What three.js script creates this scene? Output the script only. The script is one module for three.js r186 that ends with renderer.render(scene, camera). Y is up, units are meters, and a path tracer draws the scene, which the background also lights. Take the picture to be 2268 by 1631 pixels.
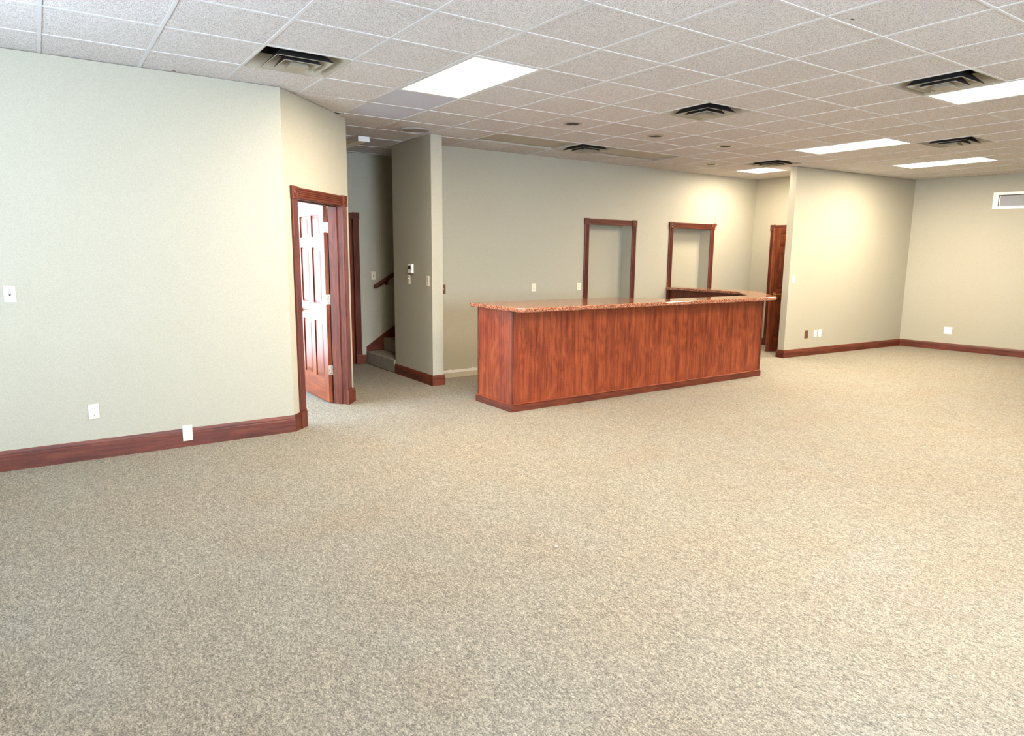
import * as THREE from 'three';
import { RoundedBoxGeometry } from 'three/addons/geometries/RoundedBoxGeometry.js';
import { RectAreaLightUniformsLib } from 'three/addons/lights/RectAreaLightUniformsLib.js';
import { mergeGeometries } from 'three/addons/utils/BufferGeometryUtils.js';

// ------------------------------------------------------------------ camera, sky, exposure
const scene = new THREE.Scene();
const H = 2.915;                                   // ceiling height
const T = 0.6096;                                  // ceiling grid module
const camera = new THREE.PerspectiveCamera(56.681, 2268 / 1631, 0.05, 200);
camera.position.set(-1.3529, 1.5826, 5.4536);
camera.up.set(0.08623, 0.9862, -0.14135);
camera.lookAt(-1.3529 + 0.55986, 1.5826 - 0.16533, 5.4536 - 0.81193);
scene.add(camera);
const renderer = new THREE.WebGLRenderer();
renderer.toneMapping = THREE.LinearToneMapping;
renderer.toneMappingExposure = 0.91;
renderer.shadowMap.enabled = true;
RectAreaLightUniformsLib.init();
scene.background = new THREE.Color().setRGB(0.65, 0.81, 1.0);      // bright overcast daylight outside the windows
scene.backgroundIntensity = 50;
const LAMP = 86;                                   // radiance of a lit troffer lens
const LAMP_COLOR = new THREE.Color().setRGB(1.0, 0.865, 0.65);

// ------------------------------------------------------------------ helpers
let seed = 7;
const rnd = () => { seed = (seed * 1664525 + 1013904223) >>> 0; return seed / 4294967296; };
const taken = new Map();
const numbered = (n) => { const k = taken.get(n) || 0; taken.set(n, k + 1); return k ? `${n}_${String(k).padStart(3, '0')}` : n; };
function tag(o, label, category, group, kind) {
  o.userData.label = label; o.userData.category = category;
  if (group) o.userData.group = group;
  if (kind) o.userData.kind = kind;
  return o;
}
function uvBox(geo, grain, off = [0, 0]) {          // uv in metres from position and facing; grain: axis that runs along v
  const g = geo.index ? geo.toNonIndexed() : geo;
  if (!g.attributes.normal) g.computeVertexNormals();
  const p = g.attributes.position, n = g.attributes.normal, uv = new Float32Array(p.count * 2);
  const gi = { x: 0, y: 1, z: 2 }[grain];
  for (let i = 0; i < p.count; i += 3) {
    const m = [0, 0, 0];
    for (let k = 0; k < 3; k++) { m[0] += n.getX(i + k); m[1] += n.getY(i + k); m[2] += n.getZ(i + k); }
    const a = m.map(Math.abs); const ax = a[0] >= a[1] && a[0] >= a[2] ? 0 : a[1] >= a[2] ? 1 : 2;
    let [s, t] = ax === 0 ? [2, 1] : ax === 1 ? [0, 2] : [0, 1];
    if (gi !== undefined && s === gi) [s, t] = [t, s];
    for (let k = 0; k < 3; k++) {
      const c = [p.getX(i + k), p.getY(i + k), p.getZ(i + k)];
      uv[(i + k) * 2] = c[s] + off[0]; uv[(i + k) * 2 + 1] = c[t] + off[1];
    }
  }
  g.setAttribute('uv', new THREE.BufferAttribute(uv, 2));
  for (const k of Object.keys(g.attributes)) if (!['position', 'normal', 'uv'].includes(k)) g.deleteAttribute(k);
  return g;
}
const bx = (x0, x1, y0, y1, z0, z1, grain, off) => {
  const g = new THREE.BoxGeometry(Math.abs(x1 - x0), Math.abs(y1 - y0), Math.abs(z1 - z0));
  g.translate((x0 + x1) / 2, (y0 + y1) / 2, (z0 + z1) / 2);
  return uvBox(g, grain, off || [rnd() * 3, rnd() * 3]);
};
const rbx = (x0, x1, y0, y1, z0, z1, r, grain) => {
  const g = new RoundedBoxGeometry(Math.abs(x1 - x0), Math.abs(y1 - y0), Math.abs(z1 - z0), 2, r);
  g.translate((x0 + x1) / 2, (y0 + y1) / 2, (z0 + z1) / 2);
  return uvBox(g, grain, [rnd() * 3, rnd() * 3]);
};
function mesh(name, geos, mat, parent) {
  const list = Array.isArray(geos) ? geos : [geos];
  const m = new THREE.Mesh(list.length > 1 ? mergeGeometries(list) : list[0], mat);
  m.castShadow = m.receiveShadow = true;
  m.name = parent ? name : numbered(name);
  (parent || scene).add(m);
  return m;
}
function group(name, pos = [0, 0, 0], turn = 0) {
  const o = new THREE.Group(); o.name = numbered(name); o.position.set(...pos); o.rotation.y = turn; scene.add(o);
  return o;
}
const struct = (name, geos, mat, label, category) => tag(mesh(name, geos, mat), label, category, null, 'structure');
// a frame on a wall: local x runs p0 -> p1, local z points out of the wall
function wallFrame(p0, p1) {
  const dx = p1[0] - p0[0], dz = p1[1] - p0[1], len = Math.hypot(dx, dz), turn = Math.atan2(-dz, dx);
  const c = Math.cos(turn), s = Math.sin(turn);
  return { len, turn, at: (a, y, out = 0) => [p0[0] + c * a + s * out, y, p0[1] - s * a + c * out] };
}
const toWorld = (geo, fr) => { geo.applyMatrix4(new THREE.Matrix4().makeRotationY(fr.turn).setPosition(...fr.at(0, 0, 0))); return geo; };

// ------------------------------------------------------------------ procedural textures
function lattice(n, s) { let k = s * 2654435761 >>> 0; const a = new Float32Array(n * n); for (let i = 0; i < a.length; i++) { k = (Math.imul(k, 1664525) + 1013904223) >>> 0; a[i] = k / 4294967296; } return a; }
function noise2(nx, ny, s) {                        // tileable value noise over [0,1)^2 with nx x ny cells
  const n = Math.max(nx, ny), a = lattice(n, s);
  return (u, v) => {
    const x = u * nx, y = v * ny, i = Math.floor(x), j = Math.floor(y); let fx = x - i, fy = y - j;
    fx = fx * fx * (3 - 2 * fx); fy = fy * fy * (3 - 2 * fy);
    const i0 = ((i % nx) + nx) % nx, i1 = (i0 + 1) % nx, j0 = ((j % ny) + ny) % ny, j1 = (j0 + 1) % ny;
    const p = a[j0 * n + i0], q = a[j0 * n + i1], r = a[j1 * n + i0], t = a[j1 * n + i1];
    return (p + (q - p) * fx) * (1 - fy) + (r + (t - r) * fx) * fy;
  };
}
function tex(size, metres, fn, srgb) {
  const d = new Uint8Array(size * size * 4);
  for (let j = 0, o = 0; j < size; j++) for (let i = 0; i < size; i++, o += 4) {
    const c = fn(i / size, j / size);
    d[o] = Math.max(0, Math.min(255, c[0])); d[o + 1] = Math.max(0, Math.min(255, c[1])); d[o + 2] = Math.max(0, Math.min(255, c[2])); d[o + 3] = 255;
  }
  const t = new THREE.DataTexture(d, size, size);
  t.wrapS = t.wrapT = THREE.RepeatWrapping; t.magFilter = THREE.LinearFilter; t.minFilter = THREE.LinearMipmapLinearFilter; t.generateMipmaps = true;
  if (srgb) t.colorSpace = THREE.SRGBColorSpace;
  t.repeat.set(1 / metres, 1 / metres); t.needsUpdate = true;
  return t;
}
const mix = (a, b, t) => a.map((v, i) => v + (b[i] - v) * t);
const sstep = (a, b, x) => { const t = Math.max(0, Math.min(1, (x - a) / (b - a))); return t * t * (3 - 2 * t); };

// carpet: heathered loop pile in beige and grey
const cA = noise2(860, 600, 1), cB = noise2(420, 190, 2), cC = noise2(100, 44, 3), cD = noise2(9, 7, 4), cE = noise2(1000, 900, 5);
const carpetHeight = (u, v) => 0.5 * cA(u, v) + 0.3 * cE(u, v) + 0.2 * cB(u, v);
const carpetMap = tex(2048, 2.4, (u, v) => {
  const h = carpetHeight(u, v), s = (h - 0.5) * 2.9 + (cB(u, v) - 0.5) * 0.32 + (cC(u, v) - 0.5) * 0.14;
  const base = mix([129, 120, 106], [129, 124, 113], cD(u, v));
  return base.map((c) => c * (1 + 0.34 * s));
}, true);
const carpetBump = tex(2048, 2.4, (u, v) => { const h = carpetHeight(u, v) * 255; return [h, h, h]; });
// wall paint with a roller stipple
const wA = noise2(210, 210, 11), wB = noise2(420, 420, 12), wC = noise2(24, 24, 13);
const paintMap = tex(1024, 0.9, (u, v) => {
  const s = 1 + 0.09 * (wB(u, v) - 0.5) + 0.05 * (wA(u, v) - 0.5);
  return [232 * s, 232 * s, 232 * s];
}, true);
const paintBump = tex(1024, 0.9, (u, v) => { const h = 255 * (0.6 * wA(u, v) + 0.4 * wB(u, v)); return [h, h, h]; });
// mineral fibre ceiling tile: fine fissures and pinholes
const tA = noise2(370, 370, 21), tB = noise2(600, 600, 22), tC = noise2(90, 90, 23);
const pits = (u, v) => { const n = 0.55 * tA(u, v) + 0.45 * tB(u, v); return sstep(0.52, 0.7, n); };
const tileMap = tex(2048, 1.22, (u, v) => { const p = pits(u, v), s = 1 - 0.3 * p + 0.05 * (tC(u, v) - 0.5) + 0.08 * (tB(u, v) - 0.5); return [238 * s, 234 * s, 230 * s]; }, true);
const tileBump = tex(2048, 1.22, (u, v) => { const h = 255 * (1 - pits(u, v)); return [h, h, h]; });
// cherry wood, grain along v
const gA = noise2(90, 3, 31), gB = noise2(300, 9, 32), gC = noise2(14, 2, 33), gD = noise2(420, 40, 34), gE = noise2(30, 5, 35), gF = noise2(16, 9, 36);
const woodMap = tex(1024, 1.3, (u, v) => {
  const w = gC(u, v) * 2.2 + gE(u, v) * 0.5, ring = 0.5 + 0.5 * Math.sin((u * 7 + w * 2.2) * 6.2832);
  let s = 0.26 * gA(u, v) + 0.18 * gB(u, v) + 0.12 * ring + 0.22 * gE(u, v) + 0.22 * gF(u, v);
  s = sstep(0.16, 0.84, s);
  const pore = sstep(0.62, 0.9, gD(u, v)) * 0.16;
  const c = mix([168, 122, 104], [252, 236, 214], s);
  return c.map((k) => k * (1 - pore));
}, true);
const woodBump = tex(512, 1.3, (u, v) => { const h = 255 * (1 - sstep(0.62, 0.9, gD(u, v)) * 0.7); return [h, h, h]; });
// speckled laminate of the counter top
const sA = noise2(120, 120, 41), sB = noise2(230, 230, 42), sC = noise2(20, 20, 43), sD = noise2(60, 60, 44);
const topMap = tex(1024, 0.8, (u, v) => {
  let c = mix([150, 92, 74], [196, 140, 116], sstep(0.3, 0.7, 0.5 * sD(u, v) + 0.5 * sC(u, v)));
  c = mix(c, [92, 50, 44], sstep(0.6, 0.75, sA(u, v)));
  c = mix(c, [222, 184, 166], sstep(0.68, 0.82, sB(u, v)) * 0.8);
  return c;
}, true);

// ------------------------------------------------------------------ materials
const std = (o) => new THREE.MeshStandardMaterial(o);
const lin = (r, g, b) => new THREE.Color().setRGB(r, g, b);
const M = {
  carpet: std({ map: carpetMap, bumpMap: carpetBump, bumpScale: 0.002, roughness: 0.97 }),
  paint: std({ color: lin(0.50, 0.468, 0.37), map: paintMap, bumpMap: paintBump, bumpScale: 0.0006, roughness: 0.62 }),
  cream: std({ color: lin(0.95, 0.93, 0.84), map: paintMap, roughness: 0.7 }),
  white: std({ color: lin(0.8, 0.8, 0.78), roughness: 0.5 }),
  rough_white: std({ color: lin(0.86, 0.85, 0.82), map: paintMap, roughness: 0.8 }),
  tileA: std({ color: lin(0.875, 0.855, 0.855), map: tileMap, bumpMap: tileBump, bumpScale: 0.0012, roughness: 0.92 }),
  tileB: std({ color: lin(0.85, 0.825, 0.82), map: tileMap, bumpMap: tileBump, bumpScale: 0.0012, roughness: 0.92 }),
  tileC: std({ color: lin(0.895, 0.875, 0.875), map: tileMap, bumpMap: tileBump, bumpScale: 0.0012, roughness: 0.92 }),
  tileNew: std({ color: lin(0.70, 0.70, 0.785), map: paintMap, bumpMap: tileBump, bumpScale: 0.001, roughness: 0.95 }),
  tee: std({ color: lin(0.65, 0.65, 0.65), roughness: 0.42 }),
  slab: std({ color: lin(0.35, 0.35, 0.35), roughness: 0.9 }),
  wood: std({ color: lin(0.165, 0.040, 0.018), map: woodMap, bumpMap: woodBump, bumpScale: 0.0003, roughness: 0.5 }),
  counter: std({ color: lin(0.345, 0.088, 0.033), map: woodMap, bumpMap: woodBump, bumpScale: 0.0002, roughness: 0.42 }),
  doorWood: std({ color: lin(0.30, 0.088, 0.036), map: woodMap, bumpMap: woodBump, bumpScale: 0.0003, roughness: 0.3 }),
  top: new THREE.MeshPhysicalMaterial({ color: lin(0.80, 0.70, 0.58), map: topMap, roughness: 0.06, ior: 1.7 }),
  ivory: std({ color: lin(0.78, 0.72, 0.58), roughness: 0.35 }),
  plateWhite: std({ color: lin(0.86, 0.86, 0.85), roughness: 0.35 }),
  brown: std({ color: lin(0.13, 0.06, 0.028), roughness: 0.35 }),
  dark: std({ color: lin(0.012, 0.012, 0.012), roughness: 0.6 }),
  slot: std({ color: lin(0.06, 0.05, 0.04), roughness: 0.6 }),
  nickel: std({ color: lin(0.78, 0.74, 0.66), metalness: 1, roughness: 0.32 }),
  brass: std({ color: lin(0.82, 0.55, 0.24), metalness: 1, roughness: 0.25 }),
  diffuser: std({ color: lin(0.38, 0.34, 0.265), roughness: 0.5 }),
  duct: std({ color: lin(0.02, 0.02, 0.022), roughness: 0.7 }),  // near-black; darkness of the diffuser gaps is put into this colour
  lens: std({ color: lin(0.9, 0.9, 0.88), roughness: 0.4, emissive: lin(1, 0.95, 0.86), emissiveIntensity: 3.0 }),
  lensOff: std({ color: lin(0.46, 0.41, 0.325), roughness: 0.35 }),
  lensOld: std({ color: lin(0.92, 0.84, 0.68), roughness: 0.3 }),
  grille: std({ color: lin(0.33, 0.31, 0.28), roughness: 0.6 }),
  filter: std({ color: lin(0.42, 0.42, 0.44), map: paintMap, roughness: 0.8 }),
  reflector: std({ color: lin(0.55, 0.5, 0.4), roughness: 0.25, metalness: 0.6 }),
  canvas: std({ color: lin(0.06, 0.06, 0.07), roughness: 0.9 }),
  bare: std({ color: lin(0.50, 0.44, 0.34), map: paintMap, roughness: 0.85 }),
  concrete: std({ color: lin(0.45, 0.44, 0.42), map: paintMap, roughness: 0.9 }),
  glass: new THREE.MeshPhysicalMaterial({ color: 0xffffff, transmission: 1, thickness: 0, roughness: 0, ior: 1.45 }),
  sheer: new THREE.MeshPhysicalMaterial({ color: lin(0.9, 0.9, 0.88), transmission: 0.38, thickness: 0, roughness: 1, side: THREE.DoubleSide }),
  alu: std({ color: lin(0.3, 0.3, 0.31), metalness: 0.8, roughness: 0.4 }),
};

// ------------------------------------------------------------------ setting: floor, walls
const XW = -3.2, ZF = 8.4, XE = 13.4, ZN = -4.2;    // street side wall, wall behind the camera, outer bounds
struct('floor', bx(XW - 0.2, XE, -0.15, 0, ZN, ZF + 0.2, undefined, [0, 0]), M.carpet, 'beige and grey heathered loop carpet over the whole floor', 'carpet');
struct('floor_strip', bx(2.62, 7.15, 0, 0.002, -2.42, -2.11), M.bare, 'bare beige strip of floor along the back wall behind the counter', 'floor strip');

const LW = -0.515;                                  // face of the wall at the left
const D0 = [0.414, LW], D1 = [1.329, LW - 0.915];   // diagonal door wall
const fDiag = wallFrame(D0, D1);
struct('wall_left', bx(XW, 0.414, 0, H, LW - 0.12, LW), M.paint, 'pale sage painted wall with a light switch and outlets, lit by daylight', 'wall');
{ // diagonal wall with the door opening, local coordinates along the wall
  const o0 = 0.164, o1 = 1.153, ot = 2.058, L = fDiag.len, d = -0.13;
  const g = [bx(0, o0, 0, H, d, 0), bx(o1, L, 0, H, d, 0), bx(o0, o1, ot, H, d, 0)].map((q) => toWorld(q, fDiag));
  struct('wall_diagonal', g, M.paint, 'short diagonal sage wall holding the open panelled door', 'wall');
}
struct('wall_hall_left', bx(1.2, 1.329, 0, H, -3.75, LW - 0.94), M.paint, 'hallway wall behind the diagonal door wall', 'wall');
const HB = -3.75;
struct('wall_hall_back', [bx(1.2, 1.42, 0, 3.4, HB - 0.12, HB), bx(1.42, 2.335, 2.066, 3.4, HB - 0.12, HB), bx(2.335, 5.6, 0, 5, HB - 0.12, HB)], M.paint, 'shadowed wall at the end of the hallway with the stair handrail', 'wall');
const PX = 2.455;
struct('wall_pillar', bx(PX, 2.6, 0, H, -2.79, -1.742), M.paint, 'grey shaded stub wall with the thermostat beside the stairs', 'wall');
const BZ = -2.42;
{ // back wall with two door-height niches
  const n = [[5.435, 6.318], [7.235, 8.165]], top = 2.025, dep = 0.218, bk = BZ - 0.33;
  const g = [bx(2.6, n[0][0], 0, 3.4, bk, BZ), bx(n[0][1], n[1][0], 0, 3.4, bk, BZ), bx(n[1][1], 9.45, 0, 3.4, bk, BZ)];
  for (const [a, b] of n) g.push(bx(a, b, top, 3.4, bk, BZ), bx(a, b, 0, top, bk, BZ - dep));
  struct('wall_back', g, M.paint, 'sage wall behind the counter with two recessed niches', 'wall');
}
const RX = 9.33;
struct('wall_right', [bx(RX, RX + 0.12, 0, 3.4, BZ, -1.965), bx(RX, RX + 0.12, 0, H, -1.13, -0.935), bx(RX, RX + 0.12, 2.04, 3.4, -1.965, -1.13)], M.paint, 'short sage wall around the dark open door beside the counter', 'wall');
const P0 = [8.2, -0.88], P1 = [11.43, -0.7], fPart = wallFrame(P0, P1);
struct('wall_partition', toWorld(bx(0, fPart.len + 0.05, 0, H, -0.115, 0), fPart), M.paint, 'brightly lit pale wall jutting out beyond the counter', 'wall');
const V1 = [11.43 + 0.119 * 10.2, 9.5], fVent = wallFrame(P1, V1);
struct('wall_vent', toWorld(bx(-0.2, fVent.len, 0, H + 0.4, -0.12, 0), fVent), M.paint, 'warm beige far wall with the white return air grille', 'wall');
// off-camera envelope; unseen windows placed to light walls, floor and open door
function windowWall(name, horizontal, fixed, spans, lo, hi, sill, head, label, plane = 0.2) {
  const g = []; let at = lo;
  const part = (a, b, y0, y1) => g.push(horizontal ? bx(a, b, y0, y1, fixed, fixed + plane) : bx(fixed, fixed + plane, y0, y1, a, b));
  for (const [a, b] of spans) { part(at, a, 0, 3.4); part(a, b, 0, sill); part(a, b, head, 3.4); at = b; }
  part(at, hi, 0, 3.4);
  struct(name, g, M.cream, label, 'wall');
  for (const [a, b] of spans) {
    const w = group(numbered('window').replace(/_?(\d*)$/, (m, d) => `_${1 + Number(d || 0)}`));
    tag(w, `unseen aluminium framed shop glazing, placed to let in daylight, in ${label}`, 'window', 'daylight windows', 'structure');
    const c = fixed + plane / 2, f = 0.05, bars = [];
    const bar = (p, q, y0, y1) => bars.push(horizontal ? bx(p, q, y0, y1, c - 0.03, c + 0.03) : bx(c - 0.03, c + 0.03, y0, y1, p, q));
    bar(a, b, sill, sill + f); bar(a, b, head - f, head); bar(a, a + f, sill + f, head - f); bar(b - f, b, sill + f, head - f);
    mesh('window_frame', bars, M.alu, w);
    const pane = horizontal ? new THREE.PlaneGeometry(b - a - 2 * f, head - sill - 2 * f) : new THREE.PlaneGeometry(b - a - 2 * f, head - sill - 2 * f).rotateY(Math.PI / 2);
    pane.translate(horizontal ? (a + b) / 2 : c, (sill + head) / 2, horizontal ? c : (a + b) / 2);
    mesh('pane', pane, M.glass, w);
  }
}
windowWall('wall_window', false, XW - 0.2, [[-3.5, -0.95], [1.0, 2.2]], HB - 0.12, ZF + 0.2, 0.85, 2.55, 'street side wall');
windowWall('wall_small_room', true, HB - 0.12, [[-2.6, -0.85], [-0.7, 1.1]], XW, 1.2, 0.12, 2.5, 'small room behind the open door', 0.12);
for (const [a, b] of [[-2.7, -0.78], [-0.75, 1.17]]) {  // added sheer curtains, dimming the daylight that reaches the open door
  const pts = []; for (let k = 0; k <= 60; k++) pts.push(new THREE.Vector3(a + (b - a) * k / 60, 0, HB + 0.06 + 0.02 * Math.sin(k * 1.3)));
  const g = new THREE.BufferGeometry(), v = [];
  for (let k = 0; k < 60; k++) { const p = pts[k], q = pts[k + 1]; v.push(p.x, 0.03, p.z, q.x, 0.03, q.z, q.x, 2.6, q.z, p.x, 0.03, p.z, q.x, 2.6, q.z, p.x, 2.6, p.z); }
  g.setAttribute('position', new THREE.Float32BufferAttribute(v, 3)); g.computeVertexNormals();
  tag(mesh('sheer_curtain', uvBox(g), M.sheer), a < -1 ? 'added white sheer curtain out of view at the street corner of the small room' : 'added white sheer curtain out of view, dimming the daylight on the open door', 'curtain', 'added sheer curtains');
}
windowWall('wall_front', true, ZF, [[-0.9, 2.1]], XW, XE, 0.85, 2.6, 'wall behind the open floor');
struct('wall_outer', [bx(1.2, XE, 0, 5, ZN - 0.15, ZN), bx(1.2, 1.32, 0, 5, ZN, HB - 0.12), bx(XE, XE + 0.15, 0, 5, ZN, ZF + 0.2)], M.concrete, 'outer wall of the building out of sight', 'wall');
struct('roof_slab', [bx(1.2, 3.05, 3.4, 3.6, ZN, HB - 0.12), bx(XW - 0.2, 3.05, 3.4, 3.6, HB - 0.12, ZF + 0.2), bx(3.05, 5.6, 3.4, 3.6, -2.75, ZF + 0.2), bx(5.6, XE, 3.4, 3.6, ZN, ZF + 0.2), bx(3.0, 5.7, 5, 5.15, ZN, -2.7)], M.slab, 'concrete slab above the dropped ceiling', 'slab');
struct('wall_stair', [bx(2.6, 5.6, 0, 5, -2.87, -2.75), bx(5.48, 5.6, 0, 5, HB, -2.87), bx(3.05, 3.15, H, 5, HB, -2.75)], M.paint, 'walls closing in the dark stairwell', 'wall');
struct('ceiling_small_room', uvBox(new THREE.ExtrudeGeometry(new THREE.Shape([[XW, 3.75], [1.2, 3.75], [1.2, 1.5], [0.33, 0.635], [XW, 0.635]].map((p) => new THREE.Vector2(...p))), { depth: 0.06, bevelEnabled: false }).rotateX(-Math.PI / 2).translate(0, 2.7, 0)), M.cream, 'plain pale ceiling of the small room behind the door', 'ceiling');

{ // unseen canvas canopy outside, placed to darken the floor near the street side
  const s = new THREE.Shape([[0, 2.85], [-1.3, 2.2], [-1.3, 2.05], [-1.26, 2.05], [-1.26, 2.17], [0, 2.8]].map((p) => new THREE.Vector2(...p)));
  const g = new THREE.ExtrudeGeometry(s, { depth: 3.4, bevelEnabled: false }); g.translate(XW - 0.2, 0, -0.8);
  tag(mesh('awning', uvBox(g), M.canvas), 'unseen dark canvas canopy outside, placed to keep daylight off the near floor', 'awning', null, 'structure');
}
// ------------------------------------------------------------------ ceiling: grid, tiles
const lit = [[2, 0, 1, 2], [8, 4, 1, 2], [11, 0, 1, 2], [15, 0, 1, 2], [13, -3, 1, 1]];      // a, b, width, length in cells
const unlit = [[5, -3, 2, 1], [8, -3, 2, 1]];
const unseenLit = [[3, 6, 1, 2]];                                                    // unseen troffer past the edge of view, placed to brighten the near floor
const diffs = [[0, 0], [6, 1], [7, 4], [7, -3], [12, -2], [12, 2]];
const downs = [[5, -1], [7, -1], [9, -1], [11, -3]];
const used = new Set();
for (const [a, b, w, l] of [...lit, ...unlit, ...unseenLit]) for (let i = 0; i < w; i++) for (let j = 0; j < l; j++) used.add(`${a + i},${b + j}`);
for (const [a, b] of diffs) used.add(`${a},${b}`);
const downSet = new Set(downs.map((d) => d.join()));
const ceiling = group('ceiling'); tag(ceiling, 'dropped ceiling of square speckled mineral tiles in a white metal grid', 'ceiling', null, 'structure');
const TY = H + 0.0045, half = T / 2 - 0.004;      // lay-in tiles resting on the tee flanges
const tileVariants = [];
for (let k = 0; k < 6; k++) { const g = new THREE.BoxGeometry(2 * half, 0.018, 2 * half); g.translate(0, 0.009, 0); tileVariants.push(uvBox(g, undefined, [rnd() * 5, rnd() * 5])); }
const holed = (() => {
  const s = new THREE.Shape([[-half, -half], [half, -half], [half, half], [-half, half]].map((p) => new THREE.Vector2(...p)));
  const h = new THREE.Path(); h.absarc(0, 0, 0.078, 0, Math.PI * 2, true); s.holes.push(h);
  const g = new THREE.ExtrudeGeometry(s, { depth: 0.018, bevelEnabled: false, curveSegments: 16 }); g.rotateX(-Math.PI / 2);
  return uvBox(g, undefined, [0.7, 0.2]);
})();
const inMain = (a, b) => {
  const x = (a + 0.5) * T, z = (b + 0.5) * T;
  if (x > 12.8 || z > ZF + 0.3 || x < XW - 0.3) return false;
  if (z > LW - 0.4) return true;
  if (x > 1.1 && x < 3.05 && z > HB - 0.3) return true;
  return (x > 0.0 && z > -1.2) || (x > 2.2 && z > BZ - 0.35);
};
camera.updateMatrixWorld(true); camera.updateProjectionMatrix();
const inView = (a, b) => {
  for (const [i, j] of [[0.5, 0.5], [0, 0], [1, 0], [0, 1], [1, 1]]) {
    const p = new THREE.Vector3((a + i) * T, H, (b + j) * T), c = p.clone().applyMatrix4(camera.matrixWorldInverse);
    if (c.z < -0.1) { p.project(camera); if (Math.abs(p.x) < 1.05 && Math.abs(p.y) < 1.05) return true; }
  }
  return false;
};
const rest = []; let shownTiles = 0;
for (let b = -7; b < 17; b++) for (let a = -6; a < 21; a++) {
  if (used.has(`${a},${b}`) || !inMain(a, b)) continue;
  const isDown = downSet.has(`${a},${b}`), isNew = a === 2 && (b === -1 || b === -2);
  const x = (a + 0.5) * T, z = (b + 0.5) * T;
  if (isDown || isNew || inView(a, b)) {
    const r = rnd(), m = new THREE.Mesh(isDown ? holed : tileVariants[Math.floor(rnd() * 6)], isNew ? M.tileNew : r < 0.5 ? M.tileA : r < 0.8 ? M.tileB : M.tileC);
    m.name = shownTiles ? `ceiling_tile_${String(shownTiles).padStart(3, '0')}` : 'ceiling_tile'; shownTiles++;
    if (isNew) m.userData.label = 'smoother bluish grey replacement tile';
    m.position.set(x, TY, z); m.castShadow = m.receiveShadow = true; ceiling.add(m);
  } else { const g = tileVariants[Math.abs(a * 3 + b) % 6].clone(); g.translate(x, TY, z); rest.push(g); }
}
{ const m = mesh('ceiling_tiles', rest, M.tileA, ceiling); m.userData.kind = 'stuff'; }
console.log('tiles', shownTiles, rest.length);
{ // grid tees, each a profile with a flange below and a web above, stopped where a fitting fills the cells
  const fl = 0.0105, fc = 0.0085, owner = new Map();
  [...lit, ...unlit, ...unseenLit].forEach(([a, b, w, l], k) => { for (let i = 0; i < w; i++) for (let j = 0; j < l; j++) owner.set(`${a + i},${b + j}`, k); });
  const inside = (p, q) => owner.has(p) && owner.get(p) === owner.get(q);
  const spans = (lo, hi, blocked) => {                // [lo, hi] in metres cut at blocked cells
    const out = []; let at = lo;
    for (let k = Math.floor(lo / T); k < hi / T; k++) if (blocked(k)) { if (k * T > at) out.push([at, k * T]); at = (k + 1) * T; }
    if (hi > at) out.push([at, hi]);
    return out;
  };
  for (let a = -5; a <= 21; a++) {
    const x = a * T, z0 = x < 0.35 ? LW : x < 1.2 ? -1.4 : x < 2.45 ? HB : BZ, g = [];
    for (const [p, q] of spans(z0, ZF, (b) => inside(`${a - 1},${b}`, `${a},${b}`))) g.push(bx(x - fl, x + fl, H, H + 0.0045, p, q), bx(x - 0.002, x + 0.002, H + 0.0045, H + 0.03, p, q));
    mesh(a > -5 ? `grid_tee_${String(a + 5).padStart(3, '0')}` : 'grid_tee', g, M.tee, ceiling);
  }
  for (let b = -6; b * T < ZF; b++) {
    const z = b * T, x0 = z > LW ? XW : z > -1.4 ? 0.95 : 1.33, x1 = z < BZ ? 3.05 : 12.8, g = [];
    for (const [p, q] of spans(x0, x1, (a) => inside(`${a},${b - 1}`, `${a},${b}`))) g.push(bx(p, q, H + 0.0004, H + 0.0049, z - fc, z + fc), bx(p, q, H + 0.0049, H + 0.03, z - 0.002, z + 0.002));
    mesh(`cross_tee${b > -6 ? '_' + String(b + 6).padStart(3, '0') : ''}`, g, M.tee, ceiling);
  }
  // dark chips knocked out of a few tiles
  [[-0.378, -0.49], [3.137, 1.511], [2.603, 3.109], [5.723, 1.574]].forEach(([x, z], k) => {
    const c = new THREE.CylinderGeometry(0.012, 0.008, 0.002, 7).scale(1.5, 1, 0.8).translate(x, TY - 0.0008, z);
    mesh(k ? `tile_chip_00${k}` : 'tile_chip', uvBox(c), M.slot, ceiling);
  });
}

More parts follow.
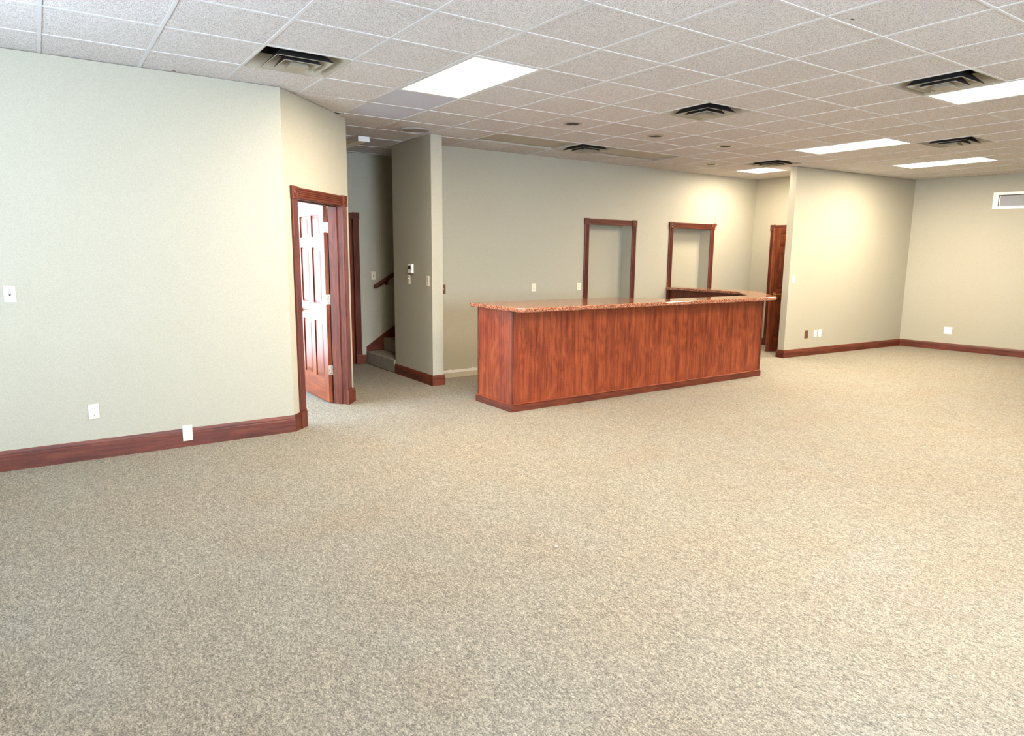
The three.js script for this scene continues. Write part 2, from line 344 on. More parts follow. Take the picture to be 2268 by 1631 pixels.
// ------------------------------------------------------------------ ceiling fittings
function troffer(a, b, w, l, on, label, grp) {
  const x0 = a * T + 0.012, x1 = (a + w) * T - 0.012, z0 = b * T + 0.012, z1 = (b + l) * T - 0.012;
  const cx = (x0 + x1) / 2, cz = (z0 + z1) / 2, W = (x1 - x0) / 2, L = (z1 - z0) / 2, f = 0.018, y = H - 0.001;
  const o = group('ceiling_light', [cx, y, cz]);
  tag(o, label, 'ceiling light', grp);
  mesh('frame', [bx(-W, W, 0, 0.012, -L, -L + f), bx(-W, W, 0, 0.012, L - f, L), bx(-W, -W + f, 0, 0.012, -L + f, L - f), bx(W - f, W, 0, 0.012, -L + f, L - f)], on ? M.tee : M.lensOff, o);
  mesh('housing', [bx(-W, W, 0.09, 0.1, -L, L), bx(-W, -W + 0.004, 0.012, 0.09, -L, L), bx(W - 0.004, W, 0.012, 0.09, -L, L), bx(-W + 0.004, W - 0.004, 0.012, 0.09, -L, -L + 0.004), bx(-W + 0.004, W - 0.004, 0.012, 0.09, L - 0.004, L)], on ? M.white : M.lensOff, o);
  mesh('lens', bx(-W + f, W - f, on ? 0.003 : 0.022, on ? 0.007 : 0.026, -L + f, L - f), on ? M.lens : M.lensOff, o);
  if (on) {
    const r = new THREE.RectAreaLight(LAMP_COLOR, LAMP, 2 * (W - f), 2 * (L - f));
    r.name = 'lamp_glow'; r.position.set(cx, y - 0.004, cz); r.lookAt(cx, y - 1, cz); scene.add(r);
  }
  return o;
}
troffer(...lit[0], true, 'lit two by four troffer beside the bluish replacement tiles');
troffer(...lit[1], true, 'lit troffer butting against a square air diffuser by the far corner');
troffer(...lit[2], true, 'lit troffer in line with the end of the jutting wall');
troffer(...lit[3], true, 'lit troffer close to the beige wall with the air grille');
troffer(...lit[4], true, 'small square lit troffer in the corner above the dark open door');
troffer(...unlit[0], false, 'unlit beige troffer panel near the stub wall above the counter');
troffer(...unlit[1], false, 'unlit beige troffer panel past the diffuser above the counter niches');
for (const e of unseenLit) troffer(...e, true, 'lit troffer out of view, placed to brighten the near open floor');

function sqRing(pts) {                               // a closed profile of [half width, height] swept round a square
  const g = new THREE.LatheGeometry(pts.map(([r, y]) => new THREE.Vector2(r * Math.SQRT2, y)), 4, Math.PI / 4, Math.PI * 2).toNonIndexed();
  g.computeVertexNormals(); return uvBox(g);
}
const cone = (r0, y0, r1, y1, t = 0.004) => sqRing([[r0, y0], [r1, y1], [r1 - t, y1], [r0 - t, y0 - 0.0015], [r0, y0]]);
function diffuser(a, b, label) {
  const o = group('ceiling_air_diffuser', [(a + 0.5) * T, H - 0.002, (b + 0.5) * T]);
  tag(o, label, 'air diffuser');
  mesh('outer_cone', sqRing([[0.2975, 0], [0.2975, 0.004], [0.219, 0.092], [0.215, 0.092], [0.2935, 0.001], [0.2975, 0]]), M.diffuser, o);
  for (const [r, y, k, h] of [[0.2, -0.012, 0.075, 0.075], [0.13, -0.021, 0.055, 0.07]]) {   // cones step down towards the middle
    const lv = mesh('louver', cone(r, y, r - k, y + h), M.diffuser, o);
    mesh('louver_back', sqRing([[r, y + 0.003], [r - k + 0.003, y + h + 0.004], [r - k + 0.0015, y + h + 0.004], [r - 0.0015, y + 0.003], [r, y + 0.003]]), M.duct, lv);  // added dark shell; shade of the louver gap put into its colour
  }
  mesh('center_plate', [uvBox(new THREE.BoxGeometry(0.128, 0.003, 0.128).translate(0, -0.034, 0)), cone(0.068, -0.034, 0.04, 0.01)], M.diffuser, o);
  mesh('duct', [sqRing([[0.219, 0.09], [0.219, 0.25], [0.215, 0.25], [0.215, 0.09], [0.219, 0.09]]), bx(-0.219, 0.219, 0.25, 0.255, -0.219, 0.219)], M.duct, o);
  return o;
}
const dl = ['square stepped air diffuser near the daylit wall at the diagonal corner', 'square stepped air diffuser in the middle of the ceiling ahead of the downlights', 'square stepped air diffuser touching the end of a lit troffer',
  'square air diffuser between the two unlit panels above the counter', 'square air diffuser next to the small square light in the corner', 'square air diffuser between the far lit troffers and the air grille wall'];
diffs.forEach(([a, b], i) => diffuser(a, b, dl[i]));

const lathe = (pts, n = 28) => uvBox(new THREE.LatheGeometry(pts.map((p) => new THREE.Vector2(...p)), n));
const dn = ['recessed downlight, first in the row of three above the counter front', 'recessed downlight, middle of the row of three above the counter front', 'recessed downlight, last in the row of three above the counter front', 'recessed downlight by the back wall near the small square light'];
downs.forEach(([a, b], i) => {
  const o = group('downlight', [(a + 0.5) * T, H, (b + 0.5) * T]); tag(o, dn[i], 'downlight');
  mesh('trim_ring', lathe([[0.073, 0.004], [0.075, -0.003], [0.096, -0.001], [0.098, 0.004], [0.073, 0.004]]), M.reflector, o);
  mesh('can', lathe([[0.074, 0.002], [0.06, 0.1], [0.05, 0.13], [0.0005, 0.135], [0.0005, 0.138], [0.053, 0.134], [0.077, 0.002], [0.074, 0.002]]), M.duct, o);
  mesh('lamp', lathe([[0.0005, 0.05], [0.03, 0.052], [0.042, 0.06], [0.036, 0.085], [0.018, 0.12], [0.0005, 0.125]]), M.lensOff, o);
});
{ // round loudspeaker grille
  const o = group('ceiling_speaker', [2.195, H, -1.625]); tag(o, 'round flush ceiling speaker grille at the hallway mouth', 'speaker');
  mesh('rim', lathe([[0.15, 0.004], [0.153, -0.015], [0.163, -0.013], [0.168, 0.004], [0.15, 0.004]], 40), M.grille, o);
  mesh('grille', lathe([[0.0005, -0.006], [0.08, -0.005], [0.15, -0.003], [0.15, 0.0], [0.0005, -0.002]], 40), M.grille, o);
}
{ // wraparound fixture on the hallway ceiling
  const o = group('hallway_light', [1.907, H - 0.001, -2.96]); tag(o, 'unlit wraparound strip light on the dark hallway ceiling', 'ceiling light');
  mesh('channel', bx(-0.045, 0.045, -0.02, 0, -0.6, 0.6), M.white, o);
  const s = new THREE.Shape(); s.moveTo(-0.068, -0.004); s.lineTo(-0.062, -0.052); s.quadraticCurveTo(0, -0.066, 0.062, -0.052); s.lineTo(0.068, -0.004); s.lineTo(0.064, -0.004); s.lineTo(0.059, -0.049); s.quadraticCurveTo(0, -0.062, -0.059, -0.049); s.lineTo(-0.064, -0.004);
  const g = new THREE.ExtrudeGeometry(s, { depth: 1.18, bevelEnabled: false }); g.translate(0, 0, -0.59);
  mesh('lens', uvBox(g), M.lensOld, o);
  mesh('end_cap', bx(-0.07, 0.07, -0.058, -0.001, 0.59, 0.602), M.plateWhite, o);
  mesh('end_cap', bx(-0.07, 0.07, -0.058, -0.001, -0.602, -0.59), M.plateWhite, o);
}

// ------------------------------------------------------------------ baseboards
function baseProfile(h, t) { return new THREE.Shape([[0, 0], [t, 0], [t, h * 0.74], [t * 0.8, h * 0.78], [t * 0.8, h * 0.84], [t * 0.55, h * 0.92], [t * 0.3, h], [0, h]].map((p) => new THREE.Vector2(...p))); }
function baseRun(fr, a0, a1, h, t = 0.017) {
  const g = new THREE.ExtrudeGeometry(baseProfile(h, t), { depth: a1 - a0, bevelEnabled: false });
  g.applyMatrix4(new THREE.Matrix4().set(0, 0, 1, a0, 0, 1, 0, 0, 1, 0, 0, 0, 0, 0, 0, 1));   // profile x -> out, y -> up, depth -> along
  // that map mirrors, so turn the faces round again
  const n = g.index ? g.toNonIndexed() : g, p = n.attributes.position.array;
  for (let i = 0; i < p.length; i += 9) for (let k = 0; k < 3; k++) { const q = p[i + 3 + k]; p[i + 3 + k] = p[i + 6 + k]; p[i + 6 + k] = q; }
  n.computeVertexNormals();
  return toWorld(uvBox(n, 'x', [rnd() * 2, rnd() * 2]), fr);
}
const BH = 0.15, BR = 0.122;
const fLeft = wallFrame([XW, LW], [0.414, LW]);
struct('baseboard_left', [baseRun(fLeft, 0, fLeft.len + 0.006, BH), baseRun(fDiag, -0.006, 0.098, BH)], M.wood, 'red brown moulded baseboard along the daylit wall and its corner', 'baseboard');
struct('baseboard_diagonal', [baseRun(fDiag, 1.222, fDiag.len + 0.017, BH), baseRun(wallFrame([1.329, LW - 0.92], [1.329, HB]), 0, 2.3, BH)], M.wood, 'short baseboard return at the end of the diagonal wall', 'baseboard');
const fPil = wallFrame([PX, -2.79], [PX, -1.742]), fPilEnd = wallFrame([PX, -1.742], [2.6, -1.742]);
struct('baseboard_pillar', [baseRun(fPil, 0, fPil.len + 0.017, BR + 0.005), baseRun(fPilEnd, -0.017, 0.145 + 0.012, BR + 0.005)], M.wood, 'red brown baseboard wrapping the stub wall by the stairs', 'baseboard');
const fHall = wallFrame([1.33, HB], [5.5, HB]);
struct('baseboard_hall', [baseRun(fHall, 1.03, 1.115, 0.126)], M.wood, 'short dark baseboard piece between hallway door and stairs', 'baseboard');
const fRight = wallFrame([RX, BZ], [RX, -0.9]);
struct('baseboard_right', [baseRun(fRight, 0, 0.365, BR)], M.wood, 'short baseboard beside the dark open door', 'baseboard');
const fPartEnd = wallFrame([8.2 + 0.115 * 0.0556, -0.88 - 0.115], [8.2, -0.88]);
struct('baseboard_partition', [baseRun(fPart, -0.017, fPart.len, BR), baseRun(fPartEnd, -0.017, 0.132, BR)], M.wood, 'red brown baseboard under the brightly lit jutting wall', 'baseboard');
struct('baseboard_vent', [baseRun(fVent, 0, fVent.len, BR)], M.wood, 'red brown baseboard under the air grille wall', 'baseboard');
{ // torn pale edge left where the baseboard behind the counter came off
  const s = new THREE.Shape(); s.moveTo(2.615, 0.003); s.lineTo(5.4, 0.003);
  for (let x = 5.4; x > 2.62; x -= 0.025) s.lineTo(x, 0.034 + 0.012 * rnd());
  s.lineTo(2.615, 0.04);
  struct('trim_6', uvBox(new THREE.ExtrudeGeometry(s, { depth: 0.005, bevelEnabled: false }).translate(0, 0, BZ)), M.rough_white, 'ragged white unpainted strip at the foot of the back wall', 'trim');
}

// ------------------------------------------------------------------ fluted casings with corner blocks
function flutedShape(w, t) {
  const p = [[0, 0], [0, t * 0.8], [w * 0.05, t], [w * 0.14, t]];
  const n = 4, fw = (w * 0.72) / n;
  for (let k = 0; k < n; k++) { const a = w * 0.14 + k * fw; p.push([a + fw * 0.15, t], [a + fw * 0.35, t * 0.68], [a + fw * 0.65, t * 0.68], [a + fw * 0.85, t]); }
  p.push([w * 0.86, t], [w * 0.95, t], [w, t * 0.8], [w, 0]);
  return new THREE.Shape(p.map((q) => new THREE.Vector2(...q)));
}
function legGeo(x, y0, y1, w, t) {
  const g = new THREE.ExtrudeGeometry(flutedShape(w, t), { depth: y1 - y0, bevelEnabled: false });
  g.applyMatrix4(new THREE.Matrix4().set(-1, 0, 0, x + w, 0, 0, 1, y0, 0, 1, 0, 0, 0, 0, 0, 1));
  return uvBox(g, 'y', [rnd() * 2, rnd() * 2]);
}
function headGeo(x0, x1, y, w, t) {
  const g = new THREE.ExtrudeGeometry(flutedShape(w, t), { depth: x1 - x0, bevelEnabled: false });
  g.applyMatrix4(new THREE.Matrix4().set(0, 0, 1, x0, 1, 0, 0, y, 0, 1, 0, 0, 0, 0, 0, 1));
  return uvBox(g, 'x', [rnd() * 2, rnd() * 2]);
}
function casing(name, fr, a0, a1, top, w, label, { plinth = 0.17, sides = [0, 1], depth = 0.13, jamb = true, mat = M.wood } = {}) {
  const o = group(name, fr.at(0, 0, 0), fr.turn); tag(o, label, 'door casing', null, 'structure');
  const t = 0.02, b = w + 0.012, bt = 0.027, yb = top - b;
  for (const s of sides) {
    const x = s ? a1 - w : a0;
    mesh('leg', legGeo(x, plinth, yb, w, t), mat, o);
    if (plinth) mesh('plinth', [rbx(x - 0.004, x + w + 0.004, 0, plinth - 0.02, 0, bt, 0.003, 'y'), rbx(x - 0.002, x + w + 0.002, plinth - 0.02, plinth, 0, bt - 0.005, 0.004, 'x')], mat, o);
    const bl = mesh('corner_block', rbx(x - 0.006, x + w + 0.006, yb, top, 0, bt, 0.003, 'y'), mat, o);
    const ro = lathe([[0.0005, 0.008], [0.012, 0.006], [0.016, 0.0005], [0.024, 0.0005], [0.029, 0.006], [0.035, 0.006], [0.038, 0.0]], 24);
    ro.rotateX(Math.PI / 2); ro.translate(x + w / 2, yb + b / 2, bt);
    mesh('rosette', ro, mat, bl);
  }
  mesh('header', headGeo(a0 + (sides.includes(0) ? w + 0.006 : 0), a1 - (sides.includes(1) ? w + 0.006 : 0), top - w - 0.006, w, t), mat, o);
  if (jamb) {
    const i0 = a0 + w - 0.012, i1 = a1 - w + 0.012, it = top - w - 0.012 + 0.004, k = 0.018;
    mesh('jamb', [bx(i0 - k, i0, 0, it, -depth, 0.001, 'y'), bx(i0, i0 + 0.011, 0, it, -depth * 0.62, -depth * 0.36, 'y')], mat, o);
    mesh('jamb', [bx(i1, i1 + k, 0, it, -depth, 0.001, 'y'), bx(i1 - 0.011, i1, 0, it, -depth * 0.62, -depth * 0.36, 'y')], mat, o);
    mesh('head_jamb', [bx(i0 - k, i1 + k, it, it + k, -depth, 0.001, 'x'), bx(i0, i1, it - 0.011, it, -depth * 0.62, -depth * 0.36, 'x')], mat, o);
  }
  return o;
}
casing('trim_1', fDiag, 0.1, 1.217, 2.142, 0.096, 'dark cherry fluted casing with rosette corner blocks round the open door', { depth: 0.15 });
const fBack = wallFrame([0, BZ], [10, BZ]);
casing('trim_2', fBack, 5.353, 6.403, 2.113, 0.085, 'dark cherry casing round the wall niche beside the outlets', { jamb: false });
casing('trim_3', fBack, 7.148, 8.252, 2.113, 0.09, 'dark cherry casing round the brightly lit wall niche', { jamb: false });
casing('trim_4', fHall, 0.07, 1.045, 2.125, 0.085, 'dark casing of the door at the end of the hallway', {});
casing('trim_5', fRight, 0.37, 1.385, 2.118, 0.09, 'dark cherry casing of the open door by the jutting wall', {});

// ------------------------------------------------------------------ six panel doors
function panelDoor(name, width, height, mat, label) {       // local x from hinge edge, y up, z through the leaf (face at +z and -z)
  const o = group(name); tag(o, label, 'door', null, 'structure');
  const th = 0.019, st = 0.115, mid = 0.105, c0 = st, c1 = (width - mid) / 2, c2 = (width + mid) / 2, c3 = width - st;
  const rows = [[0.245, 0.845], [1.035, 1.615], [1.725, 1.945]];
  const g = [bx(0, c0, 0, height, -th, th, 'y'), bx(c3, width, 0, height, -th, th, 'y')];
  let y = 0;
  for (const [a, b] of rows) { g.push(bx(c0, c3, y, a, -th, th, 'x')); g.push(bx(c1, c2, a, b, -th, th, 'y')); y = b; }
  g.push(bx(c0, c3, y, height, -th, th, 'x'));
  mesh('stiles_and_rails', g, mat, o);
  for (const [a, b] of rows) for (const [l, r] of [[c0, c1], [c2, c3]]) {
    const w = r - l, h = b - a, q = [];
    q.push(bx(l, r, a, b, -0.006, 0.006, 'y'));
    for (const sgn of [1, -1]) {                             // raised field with a sloped border
      const e = 0.04, f = 0.012, z0 = 0.006 * sgn, z1 = 0.014 * sgn, P = [[l + f, a + f], [r - f, a + f], [r - f, b - f], [l + f, b - f]], Q = [[l + e, a + e], [r - e, a + e], [r - e, b - e], [l + e, b - e]];
      const v = [];
      const quad = (A, B, C, D) => sgn > 0 ? v.push(...A, ...B, ...C, ...A, ...C, ...D) : v.push(...A, ...C, ...B, ...A, ...D, ...C);
      for (let k = 0; k < 4; k++) { const n = (k + 1) % 4; quad([...P[k], z0], [...P[n], z0], [...Q[n], z1], [...Q[k], z1]); }
      quad([...Q[0], z1], [...Q[1], z1], [...Q[2], z1], [...Q[3], z1]);
      const gg = new THREE.BufferGeometry(); gg.setAttribute('position', new THREE.Float32BufferAttribute(v, 3)); gg.computeVertexNormals();
      q.push(uvBox(gg, 'y', [rnd() * 2, rnd() * 2]));
    }
    mesh('panel', q, mat, o);
  }
  return o;
}
function leverHandle(parent, x, y, sgn) {
  const z = 0.019 * sgn;
  const rose = new THREE.CylinderGeometry(0.028, 0.03, 0.008, 24).rotateX(Math.PI / 2).translate(x, y, z + 0.004 * sgn);
  const neck = new THREE.CylinderGeometry(0.009, 0.009, 0.04, 16).rotateX(Math.PI / 2).translate(x, y, z + 0.026 * sgn);
  const lever = new THREE.CapsuleGeometry(0.009, 0.1, 6, 12).rotateZ(Math.PI / 2).translate(x - 0.045, y, z + 0.048 * sgn);
  mesh('lever_handle', [rose, neck, lever].map((g) => uvBox(g)), M.brass, parent);
}
{ // the open door of the small room, swung back against the hallway wall
  const d = panelDoor('door_1', 0.84, 2.03, M.doorWood, 'open six panel wooden door with three nickel hinges, brightly daylit');
  d.position.set(1.088, 0.012, -1.45); d.rotation.y = Math.PI / 2 + 0.015;
  leverHandle(d, 0.775, 0.93, 1); leverHandle(d, 0.775, 0.93, -1);
  for (const y of [0.345, 1.085, 1.815]) {                      // hinges: two rounded leaves, knuckle, screws
    const h = mesh('hinge', [
      rbx(-0.0035, 0, y - 0.05, y + 0.05, -0.018, 0.017, 0.001),
      uvBox(new THREE.CylinderGeometry(0.007, 0.007, 0.102, 14).translate(-0.006, y, 0.024))], M.nickel, d);
    const jl = rbx(-0.002, 0.002, y - 0.05, y + 0.05, 0, 0.04, 0.001); jl.rotateY(-0.78); jl.translate(-0.009, 0, 0.026);
    mesh('jamb_leaf', jl, M.nickel, h);
    for (const k of [-0.034, 0, 0.034]) mesh('screw', uvBox(new THREE.CylinderGeometry(0.0042, 0.0042, 0.002, 10).rotateZ(Math.PI / 2).translate(-0.0042, y + k, k === 0 ? -0.009 : 0.004)), M.slot, h);
  }
}
{ const d = panelDoor('door_2', 0.8, 2.02, M.doorWood, 'closed dark wooden door at the end of the hallway');
  d.position.set(1.48, 0.01, HB - 0.05); leverHandle(d, 0.73, 0.95, 1); }
{ const d = panelDoor('door_3', 0.82, 2.02, M.doorWood, 'dark wooden door standing open beside the jutting wall');
  d.position.set(9.3, 0.012, -1.115); d.rotation.y = Math.PI - 0.42; leverHandle(d, 0.75, 0.95, 1); leverHandle(d, 0.75, 0.95, -1); }

// ------------------------------------------------------------------ stairs and handrail
{
  const o = group('staircase', [PX, 0, HB]); tag(o, 'carpeted stairs rising behind the stub wall', 'stairs', null, 'structure');
  for (let k = 0; k < 9; k++) mesh('step', rbx(k * 0.27 - 0.02, (k + 1) * 0.27, 0.002 + k * 0.18, 0.18 * (k + 1), 0.02, 0.955, 0.012), M.carpet, o);
  const s = new THREE.Shape([[-0.006, 0.002], [-0.006, 0.245], [2.4, 0.245 + 2.4 * 0.655], [2.4, 2.4 * 0.655 - 0.1], [0.5, 0.002]].map((p) => new THREE.Vector2(...p)));
  mesh('skirt_board', uvBox(new THREE.ExtrudeGeometry(s, { depth: 0.018, bevelEnabled: false }), 'x'), M.wood, o);
}
{
  const o = group('handrail', [2.57, 1.1, HB + 0.06]); tag(o, 'brown wooden handrail on brackets along the stair wall', 'handrail');
  const ang = Math.atan2(0.208, 0.36), g = new THREE.CapsuleGeometry(0.024, 2.2, 6, 16).rotateZ(Math.PI / 2).translate(1.11, 0, 0);
  g.scale(1, 1.2, 1); g.rotateZ(ang); mesh('rail', uvBox(g, 'x'), M.wood, o);
  for (const a of [0.24, 1.3]) {
    const x = Math.cos(ang) * a, y = Math.sin(ang) * a;
    const c = new THREE.CatmullRomCurve3([new THREE.Vector3(x, y - 0.026, 0), new THREE.Vector3(x, y - 0.05, -0.004), new THREE.Vector3(x, y - 0.072, -0.03), new THREE.Vector3(x, y - 0.075, -0.056)]);
    mesh('bracket', [uvBox(new THREE.TubeGeometry(c, 12, 0.007, 8)), uvBox(new THREE.CylinderGeometry(0.028, 0.03, 0.006, 20).rotateX(Math.PI / 2).translate(x, y - 0.075, -0.057))], M.brown, o);
  }
}

// ------------------------------------------------------------------ reception counter
{
  const o = group('reception_counter', [2.47, 0, -0.09]); tag(o, 'long cherry reception counter with a speckled laminate top, angled at its far end', 'counter');
  const X = -2.47, Z = 0.09;                                 // world -> local
  const B = (x0, x1, y0, y1, z0, z1, g) => bx(x0 + X, x1 + X, y0, y1, z0 + Z, z1 + Z, g);
  const y0 = 0.07, y1 = 1.02;
  mesh('front_panel', B(2.485, 6.48, 0.0, y1, -0.11, -0.098, 'y'), M.counter, o);
  mesh('end_panel', B(2.478, 2.49, 0, y1, -0.735, -0.11, 'y'), M.counter, o);
  mesh('corner_strip', rbx(2.47 + X, 2.49 + X, 0.01, y1, -0.11 + Z, -0.09 + Z, 0.003, 'y'), M.wood, o);
  mesh('corner_strip', rbx(2.47 + X, 2.482 + X, 0.01, y1, -0.748 + Z, -0.735 + Z, 0.003, 'y'), M.wood, o);
  mesh('corner_strip', rbx(6.47 + X, 6.495 + X, 0.01, y1, -0.118 + Z, -0.088 + Z, 0.003, 'y'), M.wood, o);
  mesh('cabinet', [B(2.49, 4.55, 0.01, y1, -0.745, -0.725, 'y'), B(4.53, 4.55, 0.01, y1, -0.725, -0.11, 'y'), B(4.55, 6.3, 0.01, y1, -0.24, -0.22, 'y'), B(4.55, 6.3, 1.0, y1, -0.22, -0.11, 'y')], M.counter, o);
  // angled section and return to the back wall, as a wall of constant thickness
  const poly = (pts, ya, yb, grain) => { const s = new THREE.Shape(pts.map(([x, z]) => new THREE.Vector2(x + X, -(z + Z)))); const g = new THREE.ExtrudeGeometry(s, { depth: yb - ya, bevelEnabled: false }); g.rotateX(-Math.PI / 2); g.translate(0, ya, 0); return uvBox(g, grain, [rnd(), rnd()]); };
  mesh('return_panel', poly([[6.48, -0.1], [7.36, -0.96], [7.36, -2.415], [7.2, -2.415], [7.2, -1.03], [6.36, -0.22], [6.36, -0.1]], 0.002, y1, 'y'), M.wood, o);
  // kick boards
  mesh('kick_board', [B(2.452, 6.5, 0.001, 0.066, -0.09, -0.074, 'x')], M.wood, o);
  mesh('kick_board', [B(2.452, 2.47, 0.001, 0.066, -0.755, -0.09, 'z')], M.wood, o);
  mesh('kick_molding', [rbx(2.46 + X, 6.5 + X, 0.066, 0.081, -0.1 + Z, -0.078 + Z, 0.006, 'x')], M.counter, o);
  mesh('kick_molding', [rbx(2.455 + X, 2.475 + X, 0.066, 0.078, -0.752 + Z, -0.09 + Z, 0.004, 'z')], M.counter, o);
  // top: one laminate slab with rounded edges
  const out = [[2.43, 0.05], [2.48, 0.105], [6.42, 0.105], [6.52, 0.075], [7.40, -0.80], [7.47, -0.96], [7.47, -2.418], [7.13, -2.418], [7.13, -1.0], [6.40, -0.285], [4.85, -0.285], [4.55, -0.80], [2.43, -0.83]];
  const sh = new THREE.Shape(out.map(([x, z]) => new THREE.Vector2(x + X, -(z + Z))));
  const tg = new THREE.ExtrudeGeometry(sh, { depth: 0.019, bevelEnabled: true, bevelThickness: 0.012, bevelSize: 0.012, bevelOffset: -0.012, bevelSegments: 4 });
  tg.rotateX(-Math.PI / 2); tg.translate(0, 1.02 + 0.012, 0);
  mesh('counter_top', uvBox(tg, undefined, [0.3, 0.1]), M.top, o);
}

// ------------------------------------------------------------------ wall plates
function plate(name, fr, a, y, w, h, mat, label, cat, face) {
  const o = group(name, fr.at(a, y, 0), fr.turn); tag(o, label, cat);
  mesh('cover_plate', rbx(-w / 2, w / 2, -h / 2, h / 2, 0, 0.006, 0.0025), mat, o);
  if (face === 'outlet') for (const s of [0.02, -0.02]) {
    const r = new THREE.CylinderGeometry(0.0165, 0.0165, 0.003, 22).rotateX(Math.PI / 2).translate(0, s, 0.0072);
    const p = mesh('receptacle', uvBox(r), mat, o);
    mesh('slots', [bx(-0.0085, -0.0055, s + 0.001, s + 0.009, 0.0085, 0.0092), bx(0.0055, 0.0085, s + 0.001, s + 0.009, 0.0085, 0.0092), uvBox(new THREE.CylinderGeometry(0.0032, 0.0032, 0.0008, 10).rotateX(Math.PI / 2).translate(0, s - 0.007, 0.009))], M.slot, p);
  }
  if (face === 'switch') {
    mesh('toggle_slot', bx(-0.0055, 0.0055, -0.0125, 0.0125, 0.006, 0.0066), M.slot, o);
    const t = rbx(-0.004, 0.004, -0.006, 0.006, 0, 0.014, 0.002); t.rotateX(-0.5); t.translate(0, 0.003, 0.005);
    mesh('toggle', t, mat, o);
    for (const s of [0.03, -0.03]) mesh('screw', uvBox(new THREE.CylinderGeometry(0.0028, 0.0028, 0.001, 10).rotateX(Math.PI / 2).translate(0, s, 0.0062)), M.slot, o);
  }
  if (face === 'jack') for (const s of [0.024, 0, -0.024]) mesh('jack', bx(-0.009, 0.009, s - 0.007, s + 0.007, 0.006, 0.0068), M.slot, o);
  if (face === 'jack1') mesh('jack', bx(-0.006, 0.006, -0.006, 0.006, 0.006, 0.0068), M.slot, o);
  if (face === 'blank') for (const s of [0.035, -0.035]) mesh('screw', uvBox(new THREE.CylinderGeometry(0.0028, 0.0028, 0.001, 10).rotateX(Math.PI / 2).translate(0, s, 0.0062)), mat, o);
  if (face === 'decora2') for (const s of [-0.023, 0.023]) mesh('rocker_insert', rbx(s - 0.0165, s + 0.0165, -0.033, 0.033, 0.004, 0.0085, 0.001), mat, o);
  return o;
}
plate('light_switch', fLeft, -1.531 - XW, 1.27, 0.07, 0.115, M.ivory, 'ivory toggle light switch on the daylit wall', 'light switch', 'switch');
plate('wall_outlet', fLeft, -1.096 - XW, 0.37, 0.07, 0.115, M.ivory, 'ivory duplex outlet low on the daylit wall', 'outlet', 'outlet');
{ const o = plate('blank_plate', fLeft, -0.461 - XW, 0.115, 0.074, 0.13, M.ivory, 'cream blank cover plate overlapping the baseboard', 'cover plate', 'blank'); o.position.z += 0.0175;
  mesh('box', bx(-0.03, 0.03, -0.055, 0.055, -0.017, 0.001), M.ivory, o); }
plate('hall_switch', fHall, 2.579 - 1.33, 1.253, 0.07, 0.115, M.ivory, 'ivory toggle switch on the hallway wall above the handrail end', 'light switch', 'switch');
plate('pillar_switch', fPil, -2.35 + 2.79, 1.257, 0.07, 0.115, M.ivory, 'ivory toggle switch under the white thermostat', 'light switch', 'switch');
plate('phone_jack_plate', fPil, -1.845 + 2.79, 1.254, 0.07, 0.115, M.ivory, 'ivory three hole jack plate near the end of the stub wall', 'jack plate', 'jack');
plate('brown_switch', fBack, 2.972, 1.116, 0.075, 0.118, M.brown, 'brown toggle switch on the back wall next to the stub wall', 'light switch', 'switch').children[2].material = M.ivory;
plate('back_outlet', fBack, 4.438, 1.11, 0.075, 0.112, M.ivory, 'ivory outlet on the back wall farther from the niche', 'outlet', 'outlet');
plate('back_outlet', fBack, 5.27, 1.11, 0.075, 0.112, M.ivory, 'ivory outlet on the back wall right beside the niche casing', 'outlet', 'outlet');
plate('partition_switch', fPart, 0.105, 1.228, 0.07, 0.1, M.plateWhite, 'white toggle switch near the edge of the brightly lit wall', 'light switch', 'switch');
plate('brown_outlet', fPart, 0.53, 0.348, 0.085, 0.125, M.brown, 'brown outlet low on the brightly lit wall', 'outlet', 'outlet');
plate('data_plate', fPart, 0.755, 0.35, 0.075, 0.12, M.plateWhite, 'white cover plate next to the brown outlet', 'cover plate', 'blank');
plate('data_plate', fPart, 0.875, 0.35, 0.08, 0.125, M.plateWhite, 'white jack plate with one port, second from the brown outlet', 'jack plate', 'jack1');
plate('double_plate', fVent, 0.755, 0.34, 0.125, 0.122, M.plateWhite, 'white two gang plate low on the air grille wall', 'cover plate', 'decora2');
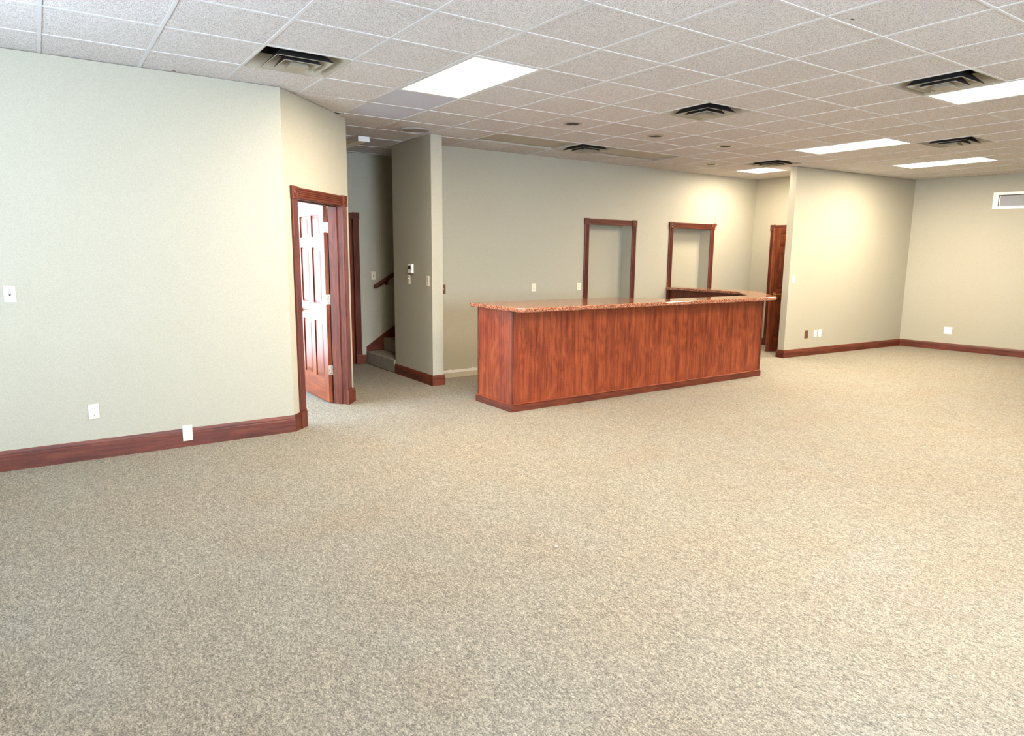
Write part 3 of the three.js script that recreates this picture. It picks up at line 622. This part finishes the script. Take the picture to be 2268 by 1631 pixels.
{ // thermostat
  const o = group('thermostat', fPil.at(-2.27 + 2.79, 1.388, 0), fPil.turn); tag(o, 'white square thermostat on the shaded stub wall', 'thermostat');
  mesh('body', rbx(-0.058, 0.058, -0.058, 0.058, 0, 0.032, 0.01), M.plateWhite, o);
  mesh('display', bx(-0.036, 0.03, -0.01, 0.036, 0.032, 0.0326), M.dark, o);
}
{ // small sensor bracket at the niche corner
  const o = group('sensor_bracket', fBack.at(8.275, 2.12, 0), fBack.turn); tag(o, 'tiny grey contact sensor bracket at the lit niche corner', 'bracket');
  mesh('back_plate', rbx(-0.012, 0.003, -0.01, 0.115, 0, 0.006, 0.002), M.grille, o);
  mesh('arm', rbx(-0.02, 0.05, -0.012, 0.004, 0, 0.05, 0.003), M.grille, o);
  mesh('tab', rbx(-0.012, 0.008, -0.045, -0.012, 0.004, 0.012, 0.002), M.grille, o);
}
{ // return air grille
  const o = group('air_grille', fVent.at(1.185, 2.365, 0), fVent.turn); tag(o, 'white framed return air grille high on the far wall', 'air grille');
  const W = 0.96, hh = 0.268, f = 0.045;
  mesh('frame', [rbx(0, W, 0, f, 0, 0.016, 0.003), rbx(0, W, hh - f, hh, 0, 0.016, 0.003), rbx(0, f + 0.03, f, hh - f, 0, 0.016, 0.003), rbx(W - f - 0.03, W, f, hh - f, 0, 0.016, 0.003)], M.plateWhite, o);
  mesh('recess', bx(f, W - f, f, hh - f, 0.001, 0.002), M.dark, o);
  mesh('filter_panel', bx(f + 0.055, W - f - 0.055, f, hh - f - 0.012, 0.002, 0.008), M.filter, o);
  mesh('side_rail', bx(f + 0.042, f + 0.056, f, hh - f - 0.012, 0.002, 0.012), M.plateWhite, o);
  mesh('side_rail', bx(W - f - 0.056, W - f - 0.042, f, hh - f - 0.012, 0.002, 0.012), M.plateWhite, o);
}
{ // lint on the carpet
  const s = new THREE.Shape([[0, 0], [0.012, 0.003], [0.016, 0.011], [0.006, 0.013], [-0.003, 0.008]].map((p) => new THREE.Vector2(...p)));
  const g = new THREE.ExtrudeGeometry(s, { depth: 0.0015, bevelEnabled: false }).rotateX(-Math.PI / 2);
  const o = mesh('paper_scrap', uvBox(g), M.plateWhite); o.position.set(0.852, 0.001, 2.699);
  tag(o, 'tiny white paper scrap lying on the open carpet', 'scrap');
}
renderer.render(scene, camera);
